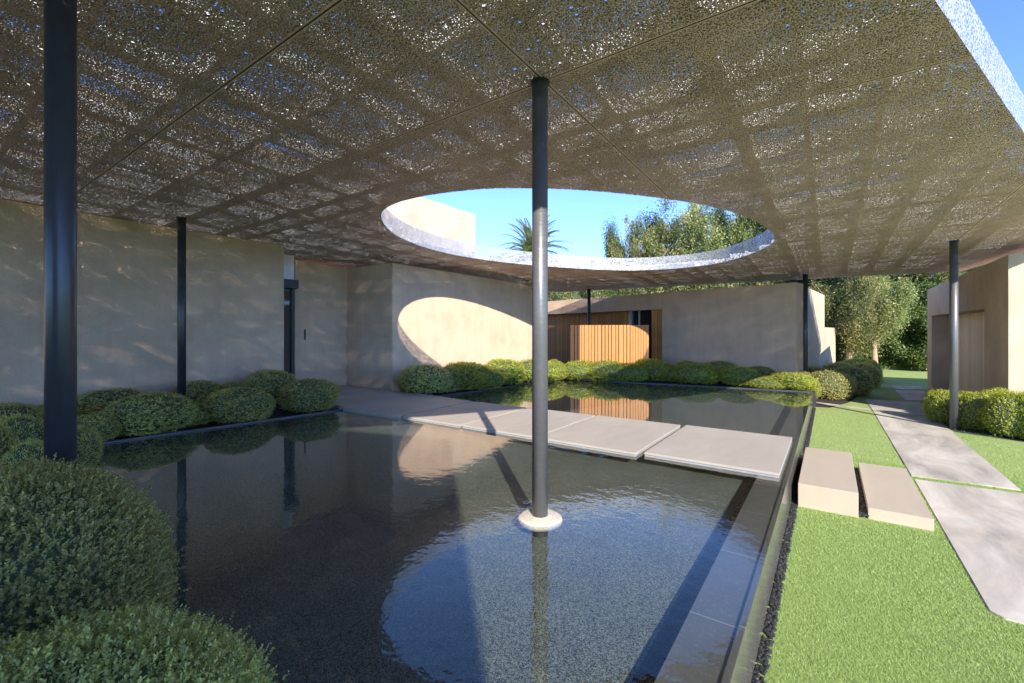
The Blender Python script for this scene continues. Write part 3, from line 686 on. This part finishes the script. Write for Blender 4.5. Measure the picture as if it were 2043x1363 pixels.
# cedar slat screen in front
P0 = Vector(at(1138, 16.6)); P1 = Vector(at(1295, 16.15)); sd = (P1-P0); sl_ = sd.length; sa_ = math.atan2(sd.y, sd.x)
scr = tag(empty('slat_screen', (P0.x, P0.y, -.05), sa_), 'waist high cedar slat screen catching the round patch of sun', 'screen')
top = hz(648.5, 16.1)+.05
def pxl(zx):                          # slat edges read along the screen, 0..1 by sight line
    u = (zx-CX)/F; dx, dy = -SA+u*CA, CA+u*SA; t = (P0.x*sd.y-P0.y*sd.x)/(dx*sd.y-dy*sd.x)
    return (Vector((dx*t, dy*t))-P0).length
zz = [(440, 492), (505, 540), (550, 606), (612, 645), (652, 712), (718, 756), (762, 800), (810, 845), (852, 905), (918, 955), (966, 1005), (1015, 1050), (1060, 1118), (1126, 1160), (1170, 1235), (1242, 1282), (1292, 1332)]
for a, b in zz:
    bm = bmesh.new(); box(bm, pxl(1080+a/7.567), pxl(1080+b/7.567), -.07, .05, 0, top, .004); bmobj('slat', bm, SLATWOOD, scr)
x_ = 1342
while x_ < 1620:
    bm = bmesh.new(); box(bm, pxl(1080+x_/7.567), pxl(1080+(x_+36)/7.567), -.07, .05, 0, top, .004); bmobj('slat', bm, SLATWOOD, scr); x_ += 40
bm = bmesh.new(); box(bm, 0, sl_, .055, .095, .15, .22); box(bm, 0, sl_, .055, .095, top-.4, top-.33); bmobj('rail', bm, SLATWOOD, scr)

# ------------------------------------------------------------------ garage building at the right
R0 = (2.80, 21.28); R1 = (3.07, 13.74)
ga = tag(empty('garage', (R0[0], R0[1], LAWN)), 'stucco garage building at the right with a recessed pale timber door', 'building')
rd = Vector((R1[0]-R0[0], R1[1]-R0[1])); rl = rd.length; rd.normalize(); rn = Vector((-rd.y, rd.x))
if rn.x < 0: rn = -rn
def rp(s, o): v = Vector(R0)+rd*s+rn*o; return (v.x, v.y)
def sR(px):
    u = (px-CX)/F; dx, dy = -SA+u*CA, CA+u*SA; t = (R0[0]*rd.y-R0[1]*rd.x)/(dx*rd.y-dy*rd.x); return (Vector((dx*t, dy*t))-Vector(R0)).length, t
s0, t0 = sR(1859); s1, t1 = sR(1964)
zr = lambda x, y: 3.08+.0195*(21.28-y)
zo = lambda x, y: hz(633, t0)+(hz(612, t1)-hz(633, t0))*0.5
DP = .55
hp('stucco_wall', [rp(0, 0), rp(s0, 0), rp(s0, DP), rp(0, DP)], LAWN, zr, STUCCO2, ga, 0)
hp('stucco_wall', [rp(s1, 0), rp(rl, 0), rp(rl, 7), rp(s1, 7)], LAWN, zr, STUCCO2, ga, 0)
hp('lintel', [rp(s0+.002, 0), rp(s1-.002, 0), rp(s1-.002, DP), rp(s0+.002, DP)], zo, lambda x, y: zr(x, y)-.002, STUCCO2, ga, 0)
hp('rear_wall', [rp(0, DP+.1), rp(s1, DP+.1), rp(s1, 7), rp(0, 7)], LAWN, lambda x, y: zr(x, y)-.01, STUCCO2, ga, 0)
sm = s0+(s1-s0)*.46
dr = hp('door', [rp(s0+.004, DP-.06), rp(sm, DP-.06), rp(sm, DP+.098), rp(s0+.004, DP+.098)], LAWN, lambda x, y: zo(0, 0)-.003, OAK, ga, 0)
dr2 = hp('door', [rp(sm+.012, DP-.06), rp(s1-.004, DP-.06), rp(s1-.004, DP+.098), rp(sm+.012, DP+.098)], LAWN, lambda x, y: zo(0, 0)-.003, OAK, ga, 0)
bm = bmesh.new(); a = rp(sm-.12, DP-.075); b = rp(sm-.12, DP-.12); c_ = rp(sm-.3, DP-.12); tube(bm, [(*a, .72), (*b, .72), (*c_, .72)], [.014, .012, .012], 8); tube(bm, [(*rp(sm-.12, DP-.061), .72), (*rp(sm-.12, DP-.075), .72)], [.04, .04], 12)
hd = bmobj('handle', bm, DARKMETAL, dr); hd.matrix_parent_inverse = Matrix.Translation(-Vector(ga.location))

# ------------------------------------------------------------------ trees, hedges, palm
def tree_meshes(seed, h, rad, nleaf, leaf, m, hang, trunk_h, ck=1.):
    r = np.random.default_rng(seed); rr = random.Random(seed)
    bm = bmesh.new(); limbs = []
    tube(bm, [(0, 0, -.1), (.06, .02, trunk_h*.5), (.02, -.04, trunk_h), (.05, .05, h*.8)], [.20, .15, .13, .03], 10)
    for i in range(13):
        z0 = rr.uniform(trunk_h*.6, h*.7); a = rr.uniform(0, 2*PI); q = rad*rr.uniform(.35, .95)*(1-.45*z0/h); z1 = min(h, z0+rr.uniform(.18, .42)*h)
        mid = (q*.5*math.cos(a), q*.5*math.sin(a), z0+(z1-z0)*.4); end = (q*math.cos(a), q*math.sin(a), z1)
        tube(bm, [(0, 0, z0), mid, end], [.07, .045, .012], 6, False); limbs.append(((0, 0, z0), mid, end))
    limbs.append(((0, 0, trunk_h), (.02, 0, h*.6), (.05, .05, h)))
    tm = bpy.data.meshes.new('trunk'); bm.to_mesh(tm); bm.free(); tm.shade_smooth(); tm.materials.append(BARK)
    C = []
    for l in limbs:
        l = np.array(l)
        for k in range(16):
            t = r.uniform(.3, 1.05); p = l[0]*(1-t)**2+2*l[1]*t*(1-t)+l[2]*t*t if t <= 1 else l[2]
            C.append(p+r.normal(size=3)*np.array([.32, .32, .35])*rad*.30)
    C = np.array(C); C = C[C[:, 2] > trunk_h*.75]; C = C[C[:, 2] < h*1.04]; k = len(C); per = nleaf//k
    cs = ck*r.uniform(.16, .46, k); ct = np.clip(r.normal(.5, .36, k), 0, 1)
    P = np.repeat(C, per, 0)+r.normal(size=(k*per, 3))*np.repeat(cs, per)[:, None]*np.array([.8, .8, 1.25]); n = len(P)
    D = unit(r.normal(size=(n, 3))*.7+np.array([0, 0, hang])); ln = leaf*r.uniform(.6, 1.3, n)
    T = np.clip(np.repeat(ct, per)+r.normal(0, .16, n), 0, 1)
    return tm, fast_mesh('crown', leaves(P, D, unit(r.normal(size=(n, 3))), ln, ln*.34), 0, m, T)
TM = [tree_meshes(60, 10.5, 2.3, 36000, .16, TREELEAF, -.5, 2.2, .75), tree_meshes(61, 10.0, 2.5, 36000, .16, TREELEAF, -.6, 2.0, .75),
      tree_meshes(62, 9.0, 1.8, 24000, .18, DARKLEAF, .1, 1.5), tree_meshes(63, 7.6, 2.0, 60000, .11, TREELEAF, -.8, 1.45, .8)]
def tree(px, d, htop, v, label, sxy=1.0, group='trees beyond the guest wing', rz=0):
    X, Y = at(px, d); e = empty('tree', (X, Y, LAWN), rz); tag(e, label, 'tree', group)
    hh = (10.5, 10.0, 9.0, 7.6)[v]; s = (htop-LAWN)/hh
    for nm, me in (('trunk', TM[v][0]), ('crown', TM[v][1])):
        o = link(nm, me, None, e); o.scale = (sxy, sxy, s)
tree(1222, 31, hz(455, 31), 2, 'slender dark tree at the left end of the row seen through the opening', .55, rz=.3)
tree(1258, 31, hz(425, 31), 0, 'thin leaning yellow green tree second in the row', .8, rz=1.9)
tree(1290, 33, hz(440, 33), 2, 'dark tree tucked behind the second and the tallest', .9, rz=4)
tree(1326, 30, hz(388, 30), 1, 'tall yellow green tree left of the middle of the round opening', 1.0, rz=2.2)
tree(1385, 30, hz(384, 30), 0, 'tall bright tree at the middle of the row', 1.1, rz=3.3)
tree(1425, 33, hz(420, 33), 2, 'dark tree behind the gap right of the tall bright tree', .8, rz=5)
tree(1462, 31, hz(378, 31), 1, 'yellow tinged tree right of the middle, partly see-through', .9, rz=.9)
tree(1515, 30, hz(385, 30), 0, 'tree at the right rim of the round opening', 1.0, rz=5.1)
tree(1560, 29, hz(405, 29), 2, 'dark tree hidden behind the right rim', .9, rz=2.1)
tree(1615, 27, hz(470, 27), 2, 'dark tree behind the step of the stucco wall', 1., rz=1.1)
GT = 'pink barked trees at the end of the lawn'
tree(1693, 21.5, hz(470, 21.5), 3, 'thick pink trunked tree on the left of the clump', .95, GT, 1.0)
tree(1716, 22.6, hz(480, 22.6), 3, 'thin pink trunked tree in the middle of the clump', .75, GT, 2.7)
tree(1746, 21.8, hz(490, 21.8), 3, 'leaning pink trunked tree on the right of the clump', .85, GT, 4.1)
tree(1665, 25, hz(500, 25), 2, 'dark green tree left of the pink trunked clump', .9, GT, 2.)
tree(1850, 26, hz(470, 26), 1, 'tall tree rising over the garage corner', 1.1, GT, .4)
tree(1795, 28, hz(520, 28), 2, 'dark tree rising from behind the ficus hedge', 1.1, GT, 3.1)
tree(1930, 30, hz(470, 30), 0, 'tree hidden mostly by the garage', 1.2, GT, 3.9)
def hedge(pa, pb, w, z1, n, leaf, m, label, seed):
    a = np.array(pa); b = np.array(pb); ln = np.hypot(*(b-a)); r = np.random.default_rng(seed)
    e = empty('hedge', ((a[0]+b[0])/2, (a[1]+b[1])/2, LAWN), math.atan2(b[1]-a[1], b[0]-a[0])); tag(e, label, 'hedge')
    h = z1-LAWN; X = r.uniform(-ln/2, ln/2, n); face = r.random(n)
    bulge = .28*np.sin(X*2.1+1)+.2*np.sin(X*4.7)+.3
    Z = r.uniform(0.05, 1, n)*h; Yv = -w/2-bulge*np.sin(np.clip(Z/h, 0, 1)*PI)+r.normal(0, .12, n)-.25*np.sin(Z*3+X*2.3)
    topm = face < .25; Z = np.where(topm, h*(1+.06*np.sin(X*1.7)+.05*np.sin(X*4.1))+r.normal(0, .12, n), Z); Yv = np.where(topm, r.uniform(-w/2, w/2, n), Yv)
    P = np.stack([X, Yv, Z], 1); D = unit(r.normal(size=(n, 3))+np.array([0, -.3, .1])); l = leaf*r.uniform(.6, 1.3, n)
    t = np.clip(.45+.2*np.sin(X*3+Z*2.5)+r.normal(0, .2, n), 0, 1)
    link('foliage', fast_mesh('hedge_leaves', leaves(P, D, unit(r.normal(size=(n, 3))+np.array([0, -1, .5])), l, l*.6), 0, m, t), None, e)
    bm = bmesh.new(); box(bm, -ln/2, ln/2, -w/2+.1, w/2, 0, h-.15); bmobj('inner_branches', bm, CORE, e)
hedge(at(1755, 24.5), at(1900, 22.8), 1.4, hz(590, 24), 26000, .11, HEDGELEAF, 'glossy ficus hedge closing the end of the lawn', 1)
hedge(at(1040, 34), at(1760, 27), 1.6, hz(530, 30), 60000, .14, TREELEAF, 'long olive green hedge showing over the guest wing roof', 2)
hedge(at(1560, 24.6), at(1770, 25.6), 1.2, hz(615, 25), 22000, .12, DARKLEAF, 'dark hedge behind the pink trunks', 3)
# palm
PX, PY = at(1062, 36); pz = hz(511, 36)
palm = tag(empty('palm_tree', (PX, PY, LAWN)), 'date palm crown showing above the canopy rim', 'palm')
bm = bmesh.new(); tube(bm, [(0, 0, 0), (.1, 0, 3), (0, 0, pz-LAWN)], [.28, .24, .22], 12); bmobj('trunk', bm, TWIG, palm)
r = np.random.default_rng(5); VV = []; TT = []
for i in range(140):
    a = r.uniform(0, 2*PI); el = r.uniform(-.5, 1.4); Lf = 3.5*r.uniform(.85, 1.05); p = np.array([0, 0, pz-LAWN]); dv = np.array([math.cos(a)*math.cos(el), math.sin(a)*math.cos(el), math.sin(el)])
    k = 34; q = []
    for j in range(k):
        q.append(p.copy()); p = p+dv*Lf/k; dv = unit(dv+np.array([0, 0, -.028*(1+j/k)]))
    q = np.array(q); side = unit(np.cross(q[-1]-q[0], [0, 0, 1])); t = unit(np.gradient(q, axis=0)); ll = .42*np.sin(np.linspace(.25, 2.95, k))+.05
    for s_ in (1, -1): VV.append(leaves(q, t*.8+side*s_+np.array([0, 0, .25]), np.tile([0, 0, 1.], (k, 1))+side*s_*.4, ll, .09*np.ones(k))); TT.append(np.clip(r.normal(.5, .2, k), 0, 1))
link('crown', fast_mesh('palm_fronds', np.concatenate(VV), 0, PALMLEAF, np.concatenate(TT)), None, palm)

# ------------------------------------------------------------------ light, sky, camera
EL = math.radians(28.); AZ = math.radians(-45.5)          # direction the light travels in plan: (sin, cos) of AZ
sx, sy = -math.sin(AZ)*math.cos(EL), -math.cos(AZ)*math.cos(EL)
sun = bpy.data.lights.new('sun', 'SUN'); sun.energy = 2.3; sun.angle = math.radians(.53); sun.color = (1, .915, .80)
so = bpy.data.objects.new('sun', sun); COL.objects.link(so)
so.rotation_euler = Vector((sx, sy, math.sin(EL))).to_track_quat('Z', 'Y').to_euler()
W = bpy.data.worlds.new('World'); SC.world = W; W.use_nodes = True; nt = W.node_tree; nt.nodes.clear()
sky = N(nt, 'ShaderNodeTexSky', sky_type='NISHITA'); sky.sun_disc = False; sky.sun_elevation = EL
sky.sun_rotation = math.atan2(sx, sy)
sky.altitude = 8000; sky.air_density = 1.0; sky.dust_density = .0; sky.ozone_density = 4.5
bg = N(nt, 'ShaderNodeBackground'); bg.inputs[1].default_value = .15
wo = N(nt, 'ShaderNodeOutputWorld'); L(nt, sky.outputs[0], bg.inputs[0]); L(nt, bg.outputs[0], wo.inputs[0])
cam = bpy.data.cameras.new('camera'); co = bpy.data.objects.new('camera', cam); COL.objects.link(co); SC.camera = co
cam.sensor_width = 36; cam.lens = 36*F/2043; cam.shift_y = -(681.5-Y0)/2043; cam.clip_end = 2000; cam.clip_start = .05
co.location = (0, 0, H); co.rotation_euler = (PI/2, 0, YAW)
SC.view_settings.view_transform = 'Standard'; SC.view_settings.look = 'None'; SC.view_settings.gamma = 1; SC.view_settings.exposure = 2.15
cy = SC.cycles; cy.max_bounces = 12; cy.diffuse_bounces = 8; cy.transparent_max_bounces = 32; cy.use_denoising = True
cy.sample_clamp_indirect = 12; cy.caustics_reflective = False; cy.caustics_refractive = False
try: cy.denoiser = 'OPENIMAGEDENOISE'
except Exception: pass
